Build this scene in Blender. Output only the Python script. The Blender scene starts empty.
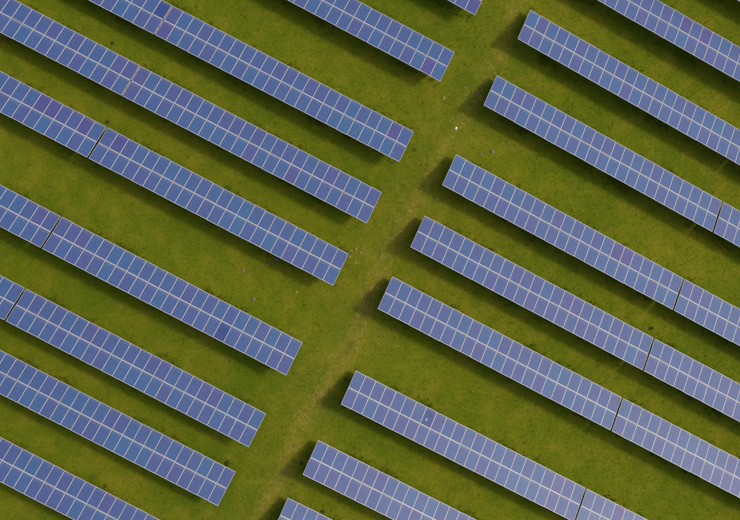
import bpy, math, random
import numpy as np
from mathutils import Matrix, Vector

# ------------------------------------------------------------------ camera
S = bpy.context.scene
COL = S.collection
cam_d = bpy.data.cameras.new('camera'); cam = bpy.data.objects.new('camera', cam_d); COL.objects.link(cam)
cam_d.sensor_fit = 'HORIZONTAL'; cam_d.sensor_width = 36.0; cam_d.lens = 58.378
cam_d.clip_start = 1.0; cam_d.clip_end = 9000.0
cam.matrix_world = Matrix(((0.997025, 0.0, -0.077083, 0.0), (0.004048, 0.99862, 0.052362, 0.0),
                           (0.076977, -0.052519, 0.995649, 104.4625), (0, 0, 0, 1)))
S.camera = cam

# ------------------------------------------------------------------ light
SUN_DIR = Vector((0.9, 0.15, 1.0)).normalized()
SUN_EL = math.asin(SUN_DIR.z)
SUN_AZ = math.atan2(SUN_DIR.x, SUN_DIR.y)          # clockwise from +Y
world = bpy.data.worlds.new('World'); S.world = world; world.use_nodes = True
wn = world.node_tree.nodes; wl = world.node_tree.links
bg = wn['Background']
sky = wn.new('ShaderNodeTexSky'); sky.sky_type = 'NISHITA'; sky.sun_disc = False
sky.sun_elevation = SUN_EL; sky.sun_rotation = SUN_AZ
sky.air_density = 1.0; sky.dust_density = 5.0; sky.ozone_density = 1.0
wl.new(sky.outputs[0], bg.inputs[0]); bg.inputs[1].default_value = 0.15
sd = bpy.data.lights.new('sun', 'SUN'); sd.energy = 1.75; sd.angle = math.radians(7.0); sd.color = (1.0, 0.93, 0.82)
sun = bpy.data.objects.new('sun', sd); COL.objects.link(sun)
sun.rotation_mode = 'QUATERNION'; sun.rotation_quaternion = SUN_DIR.to_track_quat('Z', 'Y')
sun.location = (60, 10, 70)
S.view_settings.view_transform = 'Standard'; S.view_settings.look = 'None'
S.view_settings.exposure = 0.48; S.view_settings.gamma = 1.0
try: S.view_settings.use_curve_mapping = False
except Exception: pass

random.seed(7); rng = np.random.default_rng(11)

# ------------------------------------------------------------------ layout numbers (metres)
AZ = -0.4832782          # heading of the rows
TILT = 0.4362985         # 25 degrees
ZLOW = 0.80              # clearance under the low edge
PITCH, NCOL, PW, PL, MID = 1.010, 23, 0.990, 1.650, 0.020
ROWS = {                 # row offset, end next to the track, height, fall along the row, skew
 'L0': (-24.626, 7.711, -0.1738, 0.2225, -0.0091), 'L1': (-18.242, 7.72, -0.1771, 0.2486, -0.0696),
 'L2': (-10.518, 7.819, -0.1918, 0.2459, -0.1041), 'L3': (-4.581, 7.817, -0.1423, 0.1699, -0.0621),
 'L4': (1.487, 7.764, -0.149, 0.1607, -0.017), 'L5': (10.171, 7.822, -0.1913, 0.2096, 0.0263),
 'L6': (17.152, 7.894, -0.2839, 0.3361, 0.0478), 'L7': (22.869, 7.921, -0.2621, 0.3896, 0.0355),
 'L8': (29.624, 7.93, -0.2419, 0.4341, 0.062),
 'R9': (-36.855, 13.0, 0.061, -0.3245, 0.0), 'R0': (-30.803, 12.989, 0.0635, -0.3375, -0.0015),
 'R1': (-24.565, 11.791, 0.0968, -0.3515, 0.044), 'R2': (-18.196, 11.869, 0.15, -0.3183, 0.0221),
 'R3': (-10.494, 11.933, 0.2319, -0.2263, 0.0246), 'R4': (-4.53, 12.012, 0.2854, -0.1513, 0.0081),
 'R5': (1.452, 12.007, 0.2762, -0.1557, 0.0087), 'R6': (10.175, 13.035, 0.2239, -0.2173, -0.0182),
 'R7': (17.053, 12.968, 0.2155, -0.1936, 0.0091), 'R8': (22.738, 12.988, 0.2092, -0.1947, -0.0047)}
CA, SA = math.cos(AZ), math.sin(AZ)
def _side(ch):
    return [np.array([ROWS[k][j] for k in ch]) for j in (0, 2, 3, 1)]
LSIDE = _side(['L%d' % i for i in range(9)]); RSIDE = _side(['R9'] + ['R%d' % i for i in range(9)])

def ground_z(x, y):
    """the gentle ridge the farm stands on: it falls away to both sides of the track"""
    x = np.asarray(x, float); y = np.asarray(y, float)
    s = x*CA + y*SA; r = x*SA - y*CA
    sc = np.clip(s, -55, 70)
    zz = []
    for (rr, z0, sl, s0) in (LSIDE, RSIDE):
        zz.append(np.interp(r, rr, z0) + np.interp(r, rr, sl)*.1*(sc - np.interp(r, rr, s0)))
    t = np.clip((s - 5)/10, 0, 1); t = t*t*(3 - 2*t)
    return zz[0]*(1 - t) + zz[1]*t

TRACK = np.array([(24.5, 25.0), (22.24, 19.83), (20.77, 16.79), (19.83, 13.31), (18.7, 11.47), (17.48, 8.94), (15.91, 6.14), (14.7, 4.13),
 (13.3, 1.69), (12.26, -0.24), (11.13, -2.42), (10.0, -4.17), (9.13, -6.19), (8.26, -8.29), (7.39, -10.57), (6.7, -12.32),
 (6.0, -13.55), (4.96, -15.3), (3.91, -17.06), (2.51, -18.82), (1.64, -21.28), (0.68, -23.92), (-0.81, -26.29),
 (-1.94, -28.75), (-3.25, -30.95), (-6, -36)])
BARE = [(9.22, -6.19, .55, 1.0), (8.9, -6.7, .4, 1.), (6.05, -13.65, .22, -.8), (6.3, -13.15, .24, -.8), (6.5, -12.75, .18, -.6), (7.45, -10.5, .2, -.5), (7.6, -10.1, .2, -.5), (7.2, -11.0, .18, -.4), (8.1, -8.7, .22, -.4), (7.9, -9.3, .2, -.4), (6.96, -12.06, .5, .5), (15.62, 15.53, .5, .4),
        (16.78, 9.19, .5, .5), (0.68, -24.36, .5, -.5), (0.33, -25.68, .6, .5), (7.91, -8.64, .4, -.6), (19.39, 12.43, .5, .4),
        (11.2, -2.0, .9, .35), (4.3, -18.9, .6, .4), (20.6, 15.9, .5, .7), (10.0, -4.9, .5, .5), (7.2, -11.2, .6, .8), (2.3, -18.6, .7, .35),
        (5.6, -14.6, .6, .6), (1.3, -22.9, .7, .5), (6.8, -13.1, .4, .8)]
def track_dist(x, y):
    d = np.full(np.shape(x), 1e9); along = np.zeros(np.shape(x))
    for i in range(len(TRACK)-1):
        a, b = TRACK[i], TRACK[i+1]; e = b-a; L2 = e@e
        t = np.clip(((x-a[0])*e[0] + (y-a[1])*e[1])/L2, 0, 1)
        dd = np.hypot(x-a[0]-t*e[0], y-a[1]-t*e[1])
        m = dd < d; d = np.where(m, dd, d)
    return d
def wear_soil(x, y):
    d = track_dist(x, y)
    w = .95*np.exp(-(d/.50)**2) + .50*np.exp(-(d/1.5)**2) + .20*np.exp(-((d-2.6)/.55)**2)
    mid = np.where(y < -8, np.exp(-((y + 12)/13)**2), np.exp(-((y + 8)/7.5)**2))             # most worn in the middle stretch
    w = w*(.58 + .52*mid)
    soil = np.zeros(np.shape(x))
    for (bx, by, r, v) in BARE:
        g_ = np.exp(-((x-bx)**2 + (y-by)**2)/(r*r))
        if v > 0: w = w + v*g_*.8
        else: soil = soil - v*g_
    return np.clip(w, 0, 1), np.clip(soil, 0, 1)

# ------------------------------------------------------------------ materials
def new_mat(name):
    m = bpy.data.materials.new(name); m.use_nodes = True
    nt = m.node_tree; b = nt.nodes['Principled BSDF']
    return m, nt, b
def N(nt, typ, **kw):
    n = nt.nodes.new(typ)
    for k, v in kw.items(): setattr(n, k, v)
    return n
def noise(nt, vec, scale, detail=3, rough=.55):
    n = N(nt, 'ShaderNodeTexNoise'); n.inputs['Scale'].default_value = scale
    n.inputs['Detail'].default_value = detail; n.inputs['Roughness'].default_value = rough
    nt.links.new(vec, n.inputs['Vector']); return n.outputs['Fac']
def ramp(nt, fac, stops):
    r = N(nt, 'ShaderNodeValToRGB'); e = r.color_ramp.elements
    e[0].position, e[0].color = stops[0][0], (*stops[0][1], 1)
    e[1].position, e[1].color = stops[-1][0], (*stops[-1][1], 1)
    for p_, c in stops[1:-1]:
        q = e.new(p_); q.color = (*c, 1)
    nt.links.new(fac, r.inputs[0]); return r.outputs[0]
def mix(nt, fac, a, b, mode='MIX'):
    m = N(nt, 'ShaderNodeMix', data_type='RGBA', blend_type=mode)
    for sock, v in ((m.inputs[0], fac), (m.inputs[6], a), (m.inputs[7], b)):
        if hasattr(v, 'links') or hasattr(v, 'is_linked'): nt.links.new(v, sock)
        elif isinstance(v, tuple): sock.default_value = (*v, 1)
        else: sock.default_value = v
    return m.outputs[2]
def math_(nt, op, a, b=None, clamp=False):
    m = N(nt, 'ShaderNodeMath', operation=op, use_clamp=clamp)
    for i, v in enumerate((a, b)):
        if v is None: continue
        if hasattr(v, 'is_linked'): nt.links.new(v, m.inputs[i])
        else: m.inputs[i].default_value = v
    return m.outputs[0]
def rng_map(nt, v, a, b, c=0., d=1.):
    m = N(nt, 'ShaderNodeMapRange'); nt.links.new(v, m.inputs[0])
    for i, q in enumerate((a, b, c, d)): m.inputs[i+1].default_value = q
    return m.outputs[0]

def turf_colour(nt, vec):
    big = noise(nt, vec, .085, 3); med = noise(nt, vec, .55, 4, .6); sml = noise(nt, vec, 2.6, 4, .65)
    fine = noise(nt, vec, 11., 3, .7)
    base = ramp(nt, big, [(.30, (.056, .084, .0030)), (.5, (.088, .103, .0036)), (.72, (.114, .113, .0052))])
    c = mix(nt, rng_map(nt, med, .40, .68, 0., .6), base, (.056, .085, .0030))
    strw = rng_map(nt, med, .50, .30, 0., .6)
    c = mix(nt, strw, c, (.124, .114, .0085))
    c = mix(nt, rng_map(nt, sml, .54, .78, 0., .18), c, (.050, .072, .0012))
    c = mix(nt, rng_map(nt, sml, .42, .24, 0., .45), c, (.155, .128, .012))
    c = mix(nt, 1.0, c, ramp(nt, fine, [(.28, (.84, .86, .80)), (.72, (1.15, 1.13, 1.1))]), 'MULTIPLY')
    return c, med, sml, fine

def ground_mat():
    m, nt, b = new_mat('turf')
    tc = N(nt, 'ShaderNodeTexCoord').outputs['Object']
    c, med, sml, fine = turf_colour(nt, tc)
    aw = N(nt, 'ShaderNodeAttribute', attribute_name='wear').outputs['Fac']
    so = N(nt, 'ShaderNodeAttribute', attribute_name='soil').outputs['Fac']
    brk = noise(nt, tc, 1.7, 5, .7)
    spk = noise(nt, tc, 5.5, 2, .5)
    wfac = math_(nt, 'MULTIPLY', aw, rng_map(nt, brk, .34, .66, 0., 1.), True)
    wc = ramp(nt, noise(nt, tc, 4.5, 4, .7), [(.3, (.085, .052, .012)), (.5, (.145, .108, .015)), (.68, (.220, .170, .036))])
    c = mix(nt, math_(nt, 'MULTIPLY', wfac, .85), c, wc)
    spf = math_(nt, 'MULTIPLY', math_(nt, 'MINIMUM', math_(nt, 'MULTIPLY', aw, 2.0), 1.0), math_(nt, 'MULTIPLY', rng_map(nt, spk, .58, .72, 0., .6), rng_map(nt, brk, .42, .58, 0., 1.)), True)
    c = mix(nt, spf, c, (.26, .205, .050))
    c = mix(nt, math_(nt, 'MULTIPLY', so, rng_map(nt, brk, .3, .55, .2, .9), True), c, (.080, .040, .018))
    nt.links.new(c, b.inputs['Base Color'])
    b.inputs['Roughness'].default_value = .95; b.inputs['Specular IOR Level'].default_value = .05
    h = math_(nt, 'ADD', math_(nt, 'MULTIPLY', sml, .6), math_(nt, 'MULTIPLY', fine, .35))
    bp = N(nt, 'ShaderNodeBump'); bp.inputs['Strength'].default_value = .35; bp.inputs['Distance'].default_value = .16
    nt.links.new(h, bp.inputs['Height']); nt.links.new(bp.outputs[0], b.inputs['Normal'])
    return m

def grass_mat():
    m, nt, b = new_mat('grass_blades')
    tc = N(nt, 'ShaderNodeTexCoord').outputs['Object']
    c, med, sml, fine = turf_colour(nt, tc)
    at = N(nt, 'ShaderNodeAttribute', attribute_name='tone').outputs['Fac']
    c = mix(nt, 1.0, c, ramp(nt, at, [(0., (.90, .98, .9)), (.8, (1.2, 1.17, 1.1)), (1., (1.8, 1.6, 2.2))]), 'MULTIPLY')
    nt.links.new(c, b.inputs['Base Color'])
    b.inputs['Roughness'].default_value = .8; b.inputs['Specular IOR Level'].default_value = .08
    return m

def cell_mat(name, stops, sat=1.0):
    m, nt, b = new_mat(name)
    tc = N(nt, 'ShaderNodeTexCoord').outputs['Object']
    oi = N(nt, 'ShaderNodeObjectInfo').outputs['Random']
    ol = N(nt, 'ShaderNodeObjectInfo').outputs['Location']
    bt = noise(nt, ol, .35, 2)
    c = ramp(nt, math_(nt, 'ADD', math_(nt, 'MULTIPLY', oi, .72), rng_map(nt, bt, .3, .7, 0., .28), True), stops)
    # slightly different silicon in each cell, and the fine pale joints between the 6 x 10 cells
    vs = N(nt, 'ShaderNodeVectorMath', operation='MULTIPLY'); nt.links.new(tc, vs.inputs[0]); vs.inputs[1].default_value = (1/.1565, 1/.1575, 1)
    fl = N(nt, 'ShaderNodeVectorMath', operation='FLOOR'); nt.links.new(vs.outputs[0], fl.inputs[0])
    loc = N(nt, 'ShaderNodeObjectInfo').outputs['Random']
    ad = N(nt, 'ShaderNodeVectorMath', operation='ADD'); nt.links.new(fl.outputs[0], ad.inputs[0])
    cb = N(nt, 'ShaderNodeCombineXYZ'); nt.links.new(math_(nt, 'MULTIPLY', loc, 97.), cb.inputs[2]); nt.links.new(cb.outputs[0], ad.inputs[1])
    wn_ = N(nt, 'ShaderNodeTexWhiteNoise'); nt.links.new(ad.outputs[0], wn_.inputs['Vector'])
    c = mix(nt, 1.0, c, ramp(nt, wn_.outputs['Value'], [(0., (.93, .94, .95)), (1., (1.07, 1.06, 1.05))]), 'MULTIPLY')
    fr = N(nt, 'ShaderNodeVectorMath', operation='FRACTION'); nt.links.new(vs.outputs[0], fr.inputs[0])
    sx = N(nt, 'ShaderNodeSeparateXYZ'); nt.links.new(fr.outputs[0], sx.inputs[0])
    e1 = math_(nt, 'LESS_THAN', sx.outputs[0], .11); e2 = math_(nt, 'LESS_THAN', sx.outputs[1], .03)
    ln = math_(nt, 'MAXIMUM', e1, e2)
    c = mix(nt, math_(nt, 'MAXIMUM', math_(nt, 'MULTIPLY', e1, .20), math_(nt, 'MULTIPLY', e2, .10)), c, (.35, .37, .42))
    of = N(nt, 'ShaderNodeVectorMath', operation='ADD'); nt.links.new(tc, of.inputs[0]); nt.links.new(ol, of.inputs[1])
    sy = N(nt, 'ShaderNodeSeparateXYZ'); nt.links.new(tc, sy.inputs[0])
    du = math_(nt, 'MULTIPLY', rng_map(nt, sy.outputs[1], -.45, -.80, 0., .16), rng_map(nt, noise(nt, of.outputs[0], 4., 3), .3, .7, .2, 1.))
    c = mix(nt, du, c, (.30, .28, .24))
    nt.links.new(c, b.inputs['Base Color'])
    b.inputs['Roughness'].default_value = .16; b.inputs['IOR'].default_value = 1.42
    dirt = noise(nt, of.outputs[0], 1.1, 3)
    nt.links.new(rng_map(nt, dirt, .3, .7, .22, .28), b.inputs['Roughness'])
    return m
def metal_mat(name, col, rough=.45, metallic=.6):
    m, nt, b = new_mat(name)
    tc = N(nt, 'ShaderNodeTexCoord').outputs['Object']
    n = noise(nt, tc, 6., 3)
    c = mix(nt, n, tuple(v*.85 for v in col), tuple(min(1, v*1.1) for v in col))
    nt.links.new(c, b.inputs['Base Color']); b.inputs['Roughness'].default_value = rough; b.inputs['Metallic'].default_value = metallic
    return m
def plain_noise_mat(name, c0, c1, scale, rough=.9):
    m, nt, b = new_mat(name)
    tc = N(nt, 'ShaderNodeTexCoord').outputs['Object']
    n = noise(nt, tc, scale, 4, .65)
    nt.links.new(ramp(nt, n, [(.3, c0), (.7, c1)]), b.inputs['Base Color']); b.inputs['Roughness'].default_value = rough
    return m

M_TURF = ground_mat(); M_GRASS = grass_mat()
M_CELL = cell_mat('blue_cells', [(0., (.018, .066, .156)), (.14, (.020, .059, .153)), (.4, (.024, .053, .148)), (.65, (.027, .049, .146)), (.88, (.032, .045, .142)), (1., (.037, .042, .137))])
M_CELLD = cell_mat('deep_blue_cells', [(0., (.007, .026, .118)), (1., (.009, .028, .122))])
M_CELLV = cell_mat('violet_cells', [(0., (.030, .033, .135)), (1., (.036, .036, .140))])
M_FRAME = metal_mat('anodised_aluminium', (.35, .345, .335), .5, .15)
M_BACK = plain_noise_mat('white_backsheet', (.55, .55, .56), (.62, .62, .63), 5., .6)
M_STEEL = metal_mat('galvanised_steel', (.42, .43, .44), .45, .7)
M_STRIP = plain_noise_mat('weathered_strip', (.16, .14, .12), (.26, .23, .19), 6., .8)
M_BOX = plain_noise_mat('dark_plastic', (.012, .012, .014), (.025, .025, .028), 8., .5)
M_STONE = plain_noise_mat('pale_stone', (.50, .47, .34), (.78, .74, .60), 9.)
M_STONEG = plain_noise_mat('grey_stone', (.14, .13, .06), (.24, .21, .11), 9.)
M_SOIL = plain_noise_mat('mole_soil', (.085, .066, .028), (.140, .105, .050), 14.)
M_LEAF = plain_noise_mat('weed_leaf', (.034, .056, .004), (.060, .080, .007), 5., 1.0); M_LEAF.node_tree.nodes['Principled BSDF'].inputs['Specular IOR Level'].default_value = .1
M_FLOWER = plain_noise_mat('straw_wisps', (.20, .19, .04), (.32, .29, .08), 9.)
M_DROP = plain_noise_mat('bird_dropping', (.13, .17, .34), (.22, .26, .42), 30.)

# ------------------------------------------------------------------ mesh helpers
def mesh_from(name, verts, faces, mats, fmat=None, smooth=False):
    me = bpy.data.meshes.new(name); me.from_pydata([tuple(v) for v in verts], [], faces)
    for m in mats: me.materials.append(m)
    if fmat is not None: me.polygons.foreach_set('material_index', fmat)
    if smooth: me.polygons.foreach_set('use_smooth', [True]*len(me.polygons))
    me.update(); return me
def link(name, me, parent=None, mw=None):
    o = bpy.data.objects.new(name, me); COL.objects.link(o)
    if parent is not None: o.parent = parent
    if mw is not None: o.matrix_local = mw
    return o
def fast_mesh(name, V, F, mat, attrs=None):
    me = bpy.data.meshes.new(name); n = F.shape[1]
    me.vertices.add(len(V)); me.vertices.foreach_set('co', V.astype(np.float32).ravel())
    me.loops.add(F.size); me.loops.foreach_set('vertex_index', F.astype(np.int32).ravel())
    me.polygons.add(len(F)); me.polygons.foreach_set('loop_start', np.arange(0, F.size, n, dtype=np.int32))
    try: me.polygons.foreach_set('loop_total', np.full(len(F), n, dtype=np.int32))
    except Exception: pass
    me.materials.append(mat); me.update(calc_edges=True)
    for k, v in (attrs or {}).items():
        a = me.attributes.new(k, 'FLOAT', 'POINT'); a.data.foreach_set('value', v.astype(np.float32))
    return me

# ------------------------------------------------------------------ setting: ground and worn track
def axis(lo, hi, step, far):
    c = list(np.arange(lo, hi + 1e-6, step)); d = step; a = c[0]; b = c[-1]; L = []; R_ = []
    while b < far:
        d *= 1.35; a -= d; b += d; L.append(a); R_.append(b)
    return np.array(L[::-1] + c + R_)
X = axis(-38, 56, .4, 3500); Y = axis(-44, 32, .4, 3500)
gx, gy = np.meshgrid(X, Y); fx, fy = gx.ravel(), gy.ravel()
def rough_z(x, y):
    return .018*np.sin(x*1.9+.4*y)*np.sin(y*1.5-.7*x) + .012*np.sin(x*3.7+y*2.9+1.)
fz = ground_z(fx, fy) + rough_z(fx, fy)
nx, ny = len(X), len(Y)
ii = (np.arange(ny-1)[:, None]*nx + np.arange(nx-1)[None, :]).ravel()
F = np.stack([ii, ii+1, ii+nx+1, ii+nx], 1)
w_, s_ = wear_soil(fx, fy)
g = link('ground', fast_mesh('ground', np.stack([fx, fy, fz], 1), F, M_TURF, {'wear': w_, 'soil': s_}))
g['kind'] = 'structure'
# the worn grass track between the two blocks, draped 2 cm above the sheet with a ragged outline
seg = []; tot = 0
dl = np.hypot(*np.diff(TRACK, axis=0).T); cum = np.concatenate([[0], np.cumsum(dl)])
T = np.arange(0, cum[-1], .2); px = np.interp(T, cum, TRACK[:, 0]); py = np.interp(T, cum, TRACK[:, 1])
tx = np.gradient(px); ty = np.gradient(py); ln = np.hypot(tx, ty); nxv, nyv = -ty/ln, tx/ln
NW = 19; hw = .95 + .25*np.sin(T*.9) + .15*np.sin(T*2.3+1) + .1*rng.random(len(T))
VV = []; 
for j in range(NW):
    q = (j/(NW-1)*2-1)*hw; VV.append(np.stack([px+nxv*q, py+nyv*q], 1))
VV = np.stack(VV, 1).reshape(-1, 2)
vz = ground_z(VV[:, 0], VV[:, 1]) + rough_z(VV[:, 0], VV[:, 1]) + np.tile(np.array([-.03] + [.02]*(NW-2) + [-.03]), len(T))
ii = (np.arange(len(T)-1)[:, None]*NW + np.arange(NW-1)[None, :]).ravel()
F = np.stack([ii, ii+1, ii+NW+1, ii+NW], 1)
w_, s_ = wear_soil(VV[:, 0], VV[:, 1])
t_ = link('track', fast_mesh('track', np.column_stack([VV, vz]), F, M_TURF, {'wear': w_, 'soil': s_}))
t_['kind'] = 'structure'

# ------------------------------------------------------------------ grass blades (nobody could count them)
n = 170000
gxp = rng.uniform(-31, 49, n); gyp = rng.uniform(-37, 25, n)
wv, sv = wear_soil(gxp, gyp)
keep = rng.random(n) > np.clip(wv*1.1 + sv, 0, .9); gxp, gyp = gxp[keep], gyp[keep]; n = len(gxp)
gz_ = ground_z(gxp, gyp) + rough_z(gxp, gyp)
V = []; tone = rng.random(n)**1.3*.88; tone[rng.random(n) < .006] = 1.0
for k in range(3):
    an = rng.uniform(0, 2*np.pi, n); wd = rng.uniform(.012, .030, n); h = rng.uniform(.03, .09, n); le = rng.uniform(.03, .11, n)
    ax, ay = np.cos(an), np.sin(an); jx, jy = rng.normal(0, .04, n), rng.normal(0, .04, n)
    b0 = np.stack([gxp+jx-ay*wd, gyp+jy+ax*wd, gz_-.02], 1); b1 = np.stack([gxp+jx+ay*wd, gyp+jy-ax*wd, gz_-.02], 1)
    tp = np.stack([gxp+jx+ax*le, gyp+jy+ay*le, gz_+h], 1)
    V.append(np.stack([b0, b1, tp], 1))
tones = [np.repeat(np.tile(tone, 3), 3)]
# longer, patchy growth where the mower does not reach: under the two long edges of every table
ex, ey = [], []
for k_, (r_, s0_, dz_, sl_, sk_) in ROWS.items():
    for off, cnt in ((.05, 900), (3.05, 900)):
        sg = -1 if k_[0] == 'L' else 1
        ss = s0_ + sg*rng.uniform(0, 46.5, cnt); rr = r_ + off + (ss-s0_)*sk_*.1 + rng.normal(0, .22, cnt)
        cl = np.sin(ss*1.7 + r_)*.5 + np.sin(ss*.63 + 2*r_ + off)*.6 + rng.normal(0, .35, cnt)
        m_ = cl > .35; ss, rr = ss[m_], rr[m_]
        ex.append(ss*CA + rr*SA); ey.append(ss*SA - rr*CA)
ex = np.concatenate(ex); ey = np.concatenate(ey)
sx_ = rng.uniform(-30, 48, 500); sy_ = rng.uniform(-36, 24, 500)
ex = np.concatenate([ex, sx_]); ey = np.concatenate([ey, sy_])
ez = ground_z(ex, ey) + rough_z(ex, ey); ne = len(ex); et = .2 + rng.random(ne)*.5
for k in range(7):
    an = rng.uniform(0, 2*np.pi, ne); wd = rng.uniform(.012, .028, ne); h = rng.uniform(.10, .28, ne); le = rng.uniform(.05, .22, ne)
    ax, ay = np.cos(an), np.sin(an); jx, jy = rng.normal(0, .07, ne), rng.normal(0, .07, ne)
    V.append(np.stack([np.stack([ex+jx-ay*wd, ey+jy+ax*wd, ez-.02], 1), np.stack([ex+jx+ay*wd, ey+jy-ax*wd, ez-.02], 1),
                       np.stack([ex+jx+ax*le, ey+jy+ay*le, ez+h], 1)], 1))
    tones.append(np.repeat(et, 3))
V = np.concatenate(V, 0).reshape(-1, 3); F = np.arange(len(V)).reshape(-1, 3)
gr = link('grass', fast_mesh('grass', V, F, M_GRASS, {'tone': np.concatenate(tones)}))
gr['kind'] = 'stuff'; gr['label'] = 'short olive green grass covering the whole field'; gr['category'] = 'grass'

# ------------------------------------------------------------------ solar table parts (shared mesh data)
def box_vf(x0, x1, y0, y1, z0, z1, o=0):
    v = [(x0,y0,z0),(x1,y0,z0),(x1,y1,z0),(x0,y1,z0),(x0,y0,z1),(x1,y0,z1),(x1,y1,z1),(x0,y1,z1)]
    f = [(0,3,2,1),(4,5,6,7),(0,1,5,4),(1,2,6,5),(2,3,7,6),(3,0,4,7)]
    return v, [tuple(i+o for i in q) for q in f]
def frame_mesh():
    # origin at the panel centre, x along the row, y up the slope, z out of the glass
    W2, L2, t, tb, d = PW/2, PL/2, .021, .034, .040
    out = [(-W2,-L2),(W2,-L2),(W2,L2),(-W2,L2)]; inn = [(-W2+t,-L2+tb),(W2-t,-L2+tb),(W2-t,L2-tb),(-W2+t,L2-tb)]
    v = [(x,y,0) for x,y in out]+[(x,y,0) for x,y in inn]+[(x,y,-.006) for x,y in inn]+[(x,y,-d) for x,y in out]
    f = []; fm = []
    for i in range(4):
        j = (i+1) % 4
        f += [(i,j,4+j,4+i),(4+i,4+j,8+j,8+i),(j,i,12+i,12+j)]; fm += [0,0,0]
    f.append((15,14,13,12)); fm.append(1)
    return mesh_from('panel', v, f, [M_FRAME, M_BACK], fm)
def cell_mesh(name, mat):
    W2, L2 = PW/2-.0205, PL/2-.0335
    return mesh_from(name, [(-W2,-L2,-.005),(W2,-L2,-.005),(W2,L2,-.005),(-W2,L2,-.005)], [(0,1,2,3)], [mat])
ME_PANEL = frame_mesh(); ME_CELL = cell_mesh('cell_sheet', M_CELL); ME_CELLD = cell_mesh('cell_sheet_deep', M_CELLD); ME_CELLV = cell_mesh('cell_sheet_violet', M_CELLV)
def cchannel(name, L, w, h, t, mat):
    # lipped C section along x
    prof = [(-w/2,-h/2),(w/2,-h/2),(w/2,-h/2+t),(-w/2+t,-h/2+t),(-w/2+t,h/2-t),(w/2,h/2-t),(w/2,h/2),(-w/2,h/2)]
    n_ = len(prof); v = [(0,y,z) for y,z in prof]+[(L,y,z) for y,z in prof]
    f = [(i,(i+1)%n_,n_+(i+1)%n_,n_+i) for i in range(n_)] + [tuple(range(n_))[::-1], tuple(range(n_, 2*n_))]
    return mesh_from(name, v, f, [mat])
TLEN = NCOL*PITCH
ME_PURLIN = cchannel('purlin', TLEN-.02, .05, .08, .006, M_STEEL)
ME_RAFTER = cchannel('rafter', 2.7, .06, .10, .008, M_STEEL)
ME_POST = cchannel('post', 1.0, .09, .06, .008, M_STEEL)
ME_BRACE = cchannel('brace', 1.0, .04, .04, .005, M_STEEL)

def frame_of(k):
    r, s0, dz, sl, sk = ROWS[k]
    u = Vector((CA, SA, 0)); v = Vector((SA, -CA, 0))
    U = (u + v*sk*.1); U.z = sl*.1; U.normalize()
    V_ = v*math.cos(TILT) + Vector((0, 0, math.sin(TILT))); V_ = (V_ - U*U.dot(V_)).normalized()
    O = u*s0 + v*r; O.z = ZLOW + dz
    return O, U, V_
def basis(X_, Y_, Z_, P):
    return Matrix(((X_.x, Y_.x, Z_.x, P.x), (X_.y, Y_.y, Z_.y, P.y), (X_.z, Y_.z, Z_.z, P.z), (0, 0, 0, 1)))
PANEL_GROUP = 'tilted solar tables standing in rows on the grass'

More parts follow.
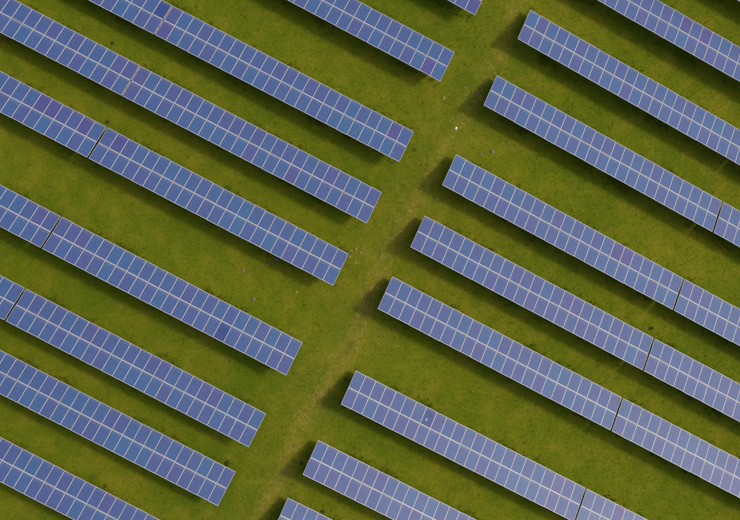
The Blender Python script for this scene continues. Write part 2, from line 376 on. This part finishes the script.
def solar_table(k, side, label, gap=.14, deep=(), violet=(), drops=(), strip=False):
    """side 0: the table next to the track, 1: the next one out in the same row"""
    O, U, V_ = frame_of(k); W_ = U.cross(V_)
    flip = 1 if W_.z > 0 else -1
    assert flip == -1 or True
    left = k[0] == 'L'
    start = (-TLEN if left else 0.) if side == 0 else ((-2*TLEN - gap) if left else (TLEN + gap))
    # X along the row, Y up the slope; right-handed with Z up out of the glass -> run X the other way if needed
    if W_.z < 0: Xd, X0 = -U, start + TLEN
    else: Xd, X0 = U, start
    Zd = Xd.cross(V_)
    P0 = O + U*X0
    gz0 = float(ground_z(P0.x, P0.y))
    head = math.atan2(Xd.y, Xd.x)
    E = bpy.data.objects.new('solar_table', None); COL.objects.link(E)
    Em = Matrix.Translation((P0.x, P0.y, gz0)) @ Matrix.Rotation(head, 4, 'Z'); E.matrix_world = Em
    E.empty_display_size = .5
    E['label'] = label; E['category'] = 'solar table'; E['group'] = PANEL_GROUP
    Ei = Em.inverted()
    for c in range(NCOL):
        for row in range(2):
            cx = (c+.5)*PITCH; cy = PL*(row+.5) + MID*row
            P = P0 + Xd*cx + V_*cy
            jit = Matrix.Rotation(random.gauss(0, .0035), 4, 'X') @ Matrix.Rotation(random.gauss(0, .0035), 4, 'Y')
            Mw = basis(Xd, V_, Zd, P) @ jit
            Mw = Mw @ Matrix.Translation((random.gauss(0, .002), random.gauss(0, .007), 0))
            po = link('panel', ME_PANEL, E, Ei @ Mw)
            # panel number counted from the end next to the track
            cc = c if ((not left) == (flip == 1)) else NCOL-1-c
            nn = cc if side == 0 else cc
            if (nn, row) in deep:
                link('cell_sheet', ME_CELLD, po); po['label'] = 'panel noticeably deeper blue than its neighbours'
            elif (nn, row) in violet:
                link('cell_sheet', ME_CELLV, po); po['label'] = 'panel with a violet tint'
            else: link('cell_sheet', ME_CELL, po)
            if (nn, row) in drops:
                r0 = .11; m_ = 9
                vv = [(.12, .25, -.003)] + [(.12+math.cos(q*2*math.pi/m_)*r0*random.uniform(.6, 1.2), .25+math.sin(q*2*math.pi/m_)*r0*random.uniform(.7, 1.5), -.0045) for q in range(m_)]
                link('bird_dropping', mesh_from('bird_dropping', vv, [(0, 1+q, 1+(q+1) % m_) for q in range(m_)], [M_DROP]), po)
    if strip and side == 0:          # dull strip that bridges the narrow joint to the next table of the row
        for y0_, y1_ in ((.05, .78), (.84, 1.60), (1.72, 2.42), (2.50, 3.27)):
            v_, f_ = box_vf(-.022, .022, 0, y1_-y0_, -.03, -.012)
            Pj = O + U*(-TLEN - gap/2) + V_*y0_
            link('joint_strip', mesh_from('joint_strip', v_, f_, [M_STRIP]), E, Ei @ basis(Xd, V_, Zd, Pj))
    for w in (.38, 1.28, 2.04, 2.94):
        P = P0 + V_*w - Zd*.083 + Xd*.01
        link('purlin', ME_PURLIN, E, Ei @ basis(Xd, V_, Zd, P))
    nfr = 8
    for q in range(nfr):
        t = .75 + q*(TLEN-1.5)/(nfr-1)
        P = P0 + Xd*t + V_*.31 - Zd*.175
        Mr = basis(V_, -Xd, Zd, P); link('rafter', ME_RAFTER, E, Ei @ Mr)
        tops = []
        for w in (.70, 2.60):
            A = P0 + Xd*t + V_*w - Zd*.225 + Xd*.08
            bz = float(ground_z(A.x, A.y)) - .25; L = A.z + .05 - bz
            hx = Vector((math.cos(head), math.sin(head), 0)); hy = Vector((-math.sin(head), math.cos(head), 0))
            Mp = basis(Vector((0, 0, 1)), hx, hy, Vector((A.x, A.y, bz))) @ Matrix.Diagonal((L, 1, 1, 1))
            link('post', ME_POST, E, Ei @ Mp); tops.append(Vector((A.x, A.y, bz + .55)))
        A = tops[1] - Xd*.06; B = P0 + Xd*t + V_*1.55 - Zd*.225 + Xd*.02
        d = (B - A); L = d.length; d.normalize(); side_ = d.cross(Vector((0, 0, 1))).normalized(); up_ = side_.cross(d)
        link('brace', ME_BRACE, E, Ei @ (basis(d, side_, up_, A) @ Matrix.Diagonal((L, 1, 1, 1))))
    return E, Ei

LT = 'blue solar table '
TABLES = [
 ('L0', 0, 'solar table cut off by the top edge, only its last panels show beside the track', {'violet': [(0, 0), (0, 1)]}),
 ('L1', 0, 'highest long solar table left of the track, its far end cut by the top edge', {'violet': [(1, 1)]}),
 ('L2', 0, 'second long solar table down left of the track, its gap near the top edge', {'strip': True, 'gap': .10, 'violet': [(1, 0), (22, 1)]}),
 ('L2', 1, 'solar table in top left whose last panel by the gap is deep blue', {'strip': True, 'gap': .10, 'deep': [(0, 0)]}),
 ('L3', 0, 'third solar table down on the left of the track, beyond a faint gap', {'strip': True, 'gap': .10}),
 ('L3', 1, 'solar table starting at the top left corner of the photo, beyond a faint gap', {'strip': True, 'gap': .10}),
 ('L4', 0, 'fourth solar table down left of the track, straw coloured tufts beside its end', {'violet': [(21, 0)]}),
 ('L4', 1, 'short stretch of solar table at left edge with a violet panel, beyond a dark gap', {'violet': [(4, 0), (5, 0), (1, 0)]}),
 ('L5', 0, 'solar table left of track with one deep blue panel in its lower row', {'deep': [(6, 1)]}),
 ('L5', 1, 'stub of solar table at left edge above the middle, five panels wide', {}),
 ('L6', 0, 'third lowest solar table left of the track, gap close to the left edge', {}),
 ('L6', 1, 'tiny stub of solar table at left edge, barely two panels wide', {}),
 ('L7', 0, 'second lowest solar table left of the track, cut by the left edge', {}),
 ('L8', 0, 'lowest solar table on the left, running out of the bottom edge', {}),
 ('R9', 0, 'sliver of solar table at the extreme top right corner', {}),
 ('R0', 0, 'topmost long solar table on the right, cut by the top and right edges', {'violet': [(11, 0), (13, 0)]}),
 ('R1', 0, 'solar table right of track whose near end sits highest, close to the top edge', {}),
 ('R1', 1, 'solar table just past the right edge, continuing the uppermost right row beyond its gap', {}),
 ('R2', 0, 'second solar table right of the track, gap beside the right edge', {}),
 ('R2', 1, 'small corner stub of solar table at right edge beyond the gap, second row', {}),
 ('R3', 0, 'third solar table right of the track, with mole hills above its end', {'violet': [(16, 0), (17, 0)]}),
 ('R3', 1, 'greyish solar table at right edge continuing the third row past its gap', {}),
 ('R4', 0, 'fourth solar table right of the track, dark weed above its gap', {}),
 ('R4', 1, 'solar table at right edge continuing the fourth row past the gap with the weed', {}),
 ('R5', 0, 'fifth solar table right of the track, its near end beside the pale bare patch', {}),
 ('R5', 1, 'pale violet grey solar table at lower right continuing the fifth row', {}),
 ('R6', 0, 'sixth solar table right of the track, one deeper blue panel with a pale spot', {'deep': [(7, 0)], 'drops': [(7, 0)]}),
 ('R6', 1, 'solar table cut by the bottom edge at lower right, beyond a thin gap', {'violet': [(3, 0)]}),
 ('R7', 0, 'second lowest solar table right of the track, running out of the bottom edge', {}),
 ('R8', 0, 'lowest solar table right of track, only the top of its near end visible', {}),
]
for k, sd_, lab, kw in TABLES:
    E, Ei = solar_table(k, sd_, lab, **kw)
    if (k, sd_) == ('L4', 0):
        gzb = float(ground_z(-.1, -5.3))
        v, f = box_vf(-.22, .22, -.09, .09, -.3, .3)
        v2, f2 = box_vf(-.25, .25, -.11, .11, .3, .33, 8)
        bx = link('inverter_box', mesh_from('inverter_box', v+v2, f+f2, [M_BOX]), E, Ei @ (Matrix.Translation((-.08, -5.33, gzb+1.0)) @ Matrix.Rotation(AZ, 4, 'Z')))
        bx['label'] = 'black box under the high edge'
bpy.context.view_layer.update()

# ------------------------------------------------------------------ small things on the grass
def lump(name, x, y, rx, ry, h, mat, label, cat, group=None, seed=0, sink=.25, rough=.22):
    r = random.Random(seed*31+5); nr, na = 5, 11; vs = [(0, 0, h)]; fs = []
    ph = [r.uniform(0, 6.28) for _ in range(4)]
    for i in range(1, nr+1):
        for j in range(na):
            a = j*2*math.pi/na; q = i/nr
            k_ = 1 + rough*(.5*math.sin(2*a+ph[0])+.4*math.sin(3*a+ph[1])+.3*math.sin(5*a+ph[2])) + r.uniform(-.07, .07)
            vs.append((rx*q*k_*math.cos(a), ry*q*k_*math.sin(a), h*(math.cos(q*1.75)) * (1+r.uniform(-.12, .12)) - (sink*h if i == nr else 0)))
    for j in range(na): fs.append((0, 1+j, 1+(j+1) % na))
    for i in range(nr-1):
        for j in range(na):
            a0 = 1+i*na+j; a1 = 1+i*na+(j+1) % na; fs.append((a0, a0+na, a1+na, a1))
    o = link(name, mesh_from(name, vs, fs, [mat], smooth=False))
    o.location = (x, y, float(ground_z(x, y)) + float(rough_z(x, y))); o.rotation_euler = (0, 0, r.uniform(0, 6))
    o['label'] = label; o['category'] = cat
    if group: o['group'] = group
    return o
stones = [(15.56, 6.05, .17, .13, .12, M_STONE, 'bright pale stone lying on the grass in the upper part of the track'),
 (14.51, 8.66, .18, .14, .06, M_STONEG, 'dull grey stone just below the end of the highest long left table'),
 (1.9, -18.77, .10, .08, .06, M_STONEG, 'small tan stone low on the track, left one of two side by side'),
 (3.39, -18.73, .10, .07, .05, M_STONEG, 'small stone low on the track, right one of two side by side'),
 (1.72, -8.3, .06, .05, .04, M_STONE, 'tiny pale stone alone on the grass left of the middle track'),
 (20.82, 16.27, .16, .10, .06, M_STONEG, 'pale flat stone near the top edge beside the highest right end')]
for i, (x, y, rx, ry, h, m, lb) in enumerate(stones):
    lump('stone', x, y, rx, ry, h, m, lb, 'stone', 'stones on the grass', seed=i, rough=.35)
mounds = [(18.75, 4.03, .26, .22, .12, 'largest pinkish molehill above the third right table'),
 (17.78, 3.8, .17, .15, .08, 'small molehill nearest the end of the third right table'),
 (20.17, 4.74, .20, .12, .07, 'flat molehill rightmost of the three above the third right table'),
 (-2.97, -6.43, .20, .18, .08, 'upper left molehill of the close pair below the fourth left table'),
 (-2.58, -6.77, .16, .15, .07, 'lower right molehill of the close pair below the fourth left table'),
 (-2.06, -8.91, .20, .24, .09, 'molehill just above the table with a deep blue panel'),
 (-0.84, -5.86, .20, .16, .08, 'molehill in the table shadow next to the black box'),
 (17.39, 9.03, .22, .18, .08, 'molehill in the shadow left of the second right table end'),
 (13.92, -.14, .12, .22, .07, 'greyish molehill at the low corner of the third right table end')]
for i, (x, y, rx, ry, h, lb) in enumerate(mounds):
    lump('molehill', x, y, rx, ry, h, M_SOIL, lb, 'molehill', 'molehills in the grass', seed=i+20)

def plant(name, x, y, rad, h, nl, mat, label, cat, group, seed, wl_=.05, droop=.5):
    r = random.Random(seed); vs, fs = [], []
    st = 0
    for q in range(nl):
        a = r.uniform(0, 6.283); L = rad*r.uniform(.5, 1.1); w = wl_*r.uniform(.6, 1.2); z1 = h*r.uniform(.4, 1.1)
        bx_, by_ = r.gauss(0, rad*.28), r.gauss(0, rad*.28); ca, sa = math.cos(a), math.sin(a)
        pts_ = [(0, .3), (.45, 1.), (.8, .75), (1., .05)]; zs = [0, z1, z1*.95, z1*droop]
        o = len(vs)
        for (t, ww), z in zip(pts_, zs):
            for sgn in (-1, 1):
                vs.append((bx_+ca*L*t-sa*w*ww*sgn, by_+sa*L*t+ca*w*ww*sgn, z))
        for t in range(3): fs.append((o+2*t, o+2*t+1, o+2*t+3, o+2*t+2))
    o = link(name, mesh_from(name, vs, fs, [mat]))
    o.location = (x, y, float(ground_z(x, y))); o['label'] = label; o['category'] = cat; o['group'] = group
    return o
weeds = [(-4.30, -23.35, .34, .40, 70, 'dark leafy weed at the end of the second lowest left table'),
 (-14.5, 6.35, .26, .35, 50, 'dark weed above the first wide dark gap at the left'),
 (33.35, -11.6, .30, .38, 55, 'dark weed above the gap in the fourth right row'),
 (4.05, -27.65, .28, .38, 50, 'dark weed at the bottom edge against the lowest right table'),
 (-14.05, 13.1, .26, .32, 45, 'dark weed against the upper edge of the top left table'),
 (-13.5, -20.3, .22, .28, 40, 'low dark weed between the two lower left rows'),
 (2.1, -23.3, .24, .34, 45, 'dark weed in shadow beside the second lowest right table end'),
 (6.05, -15.9, .26, .32, 50, 'dark weed tuft in shadow at the near end of the sixth right table')]
for i, (x, y, rad, h, nl, lb) in enumerate(weeds):
    plant('weed', x, y, rad*.62, h*.4, nl, M_LEAF, lb, 'weed', 'dark weeds beside the tables', 50+i, .022)
wisps = [(6.42, -4.71, 'upper left'), (6.86, -4.53, 'top middle'), (7.3, -4.88, 'rightmost'), (6.34, -5.23, 'lower left'), (6.82, -5.71, 'lowest')]
for i, (x, y, pos) in enumerate(wisps):
    plant('dry_tuft', x, y, .13, .08, 16, M_FLOWER, 'small straw yellow grass tuft, %s of those beside the fourth left table' % pos, 'grass tuft', 'straw tufts beside the table end', 80+i, .02)
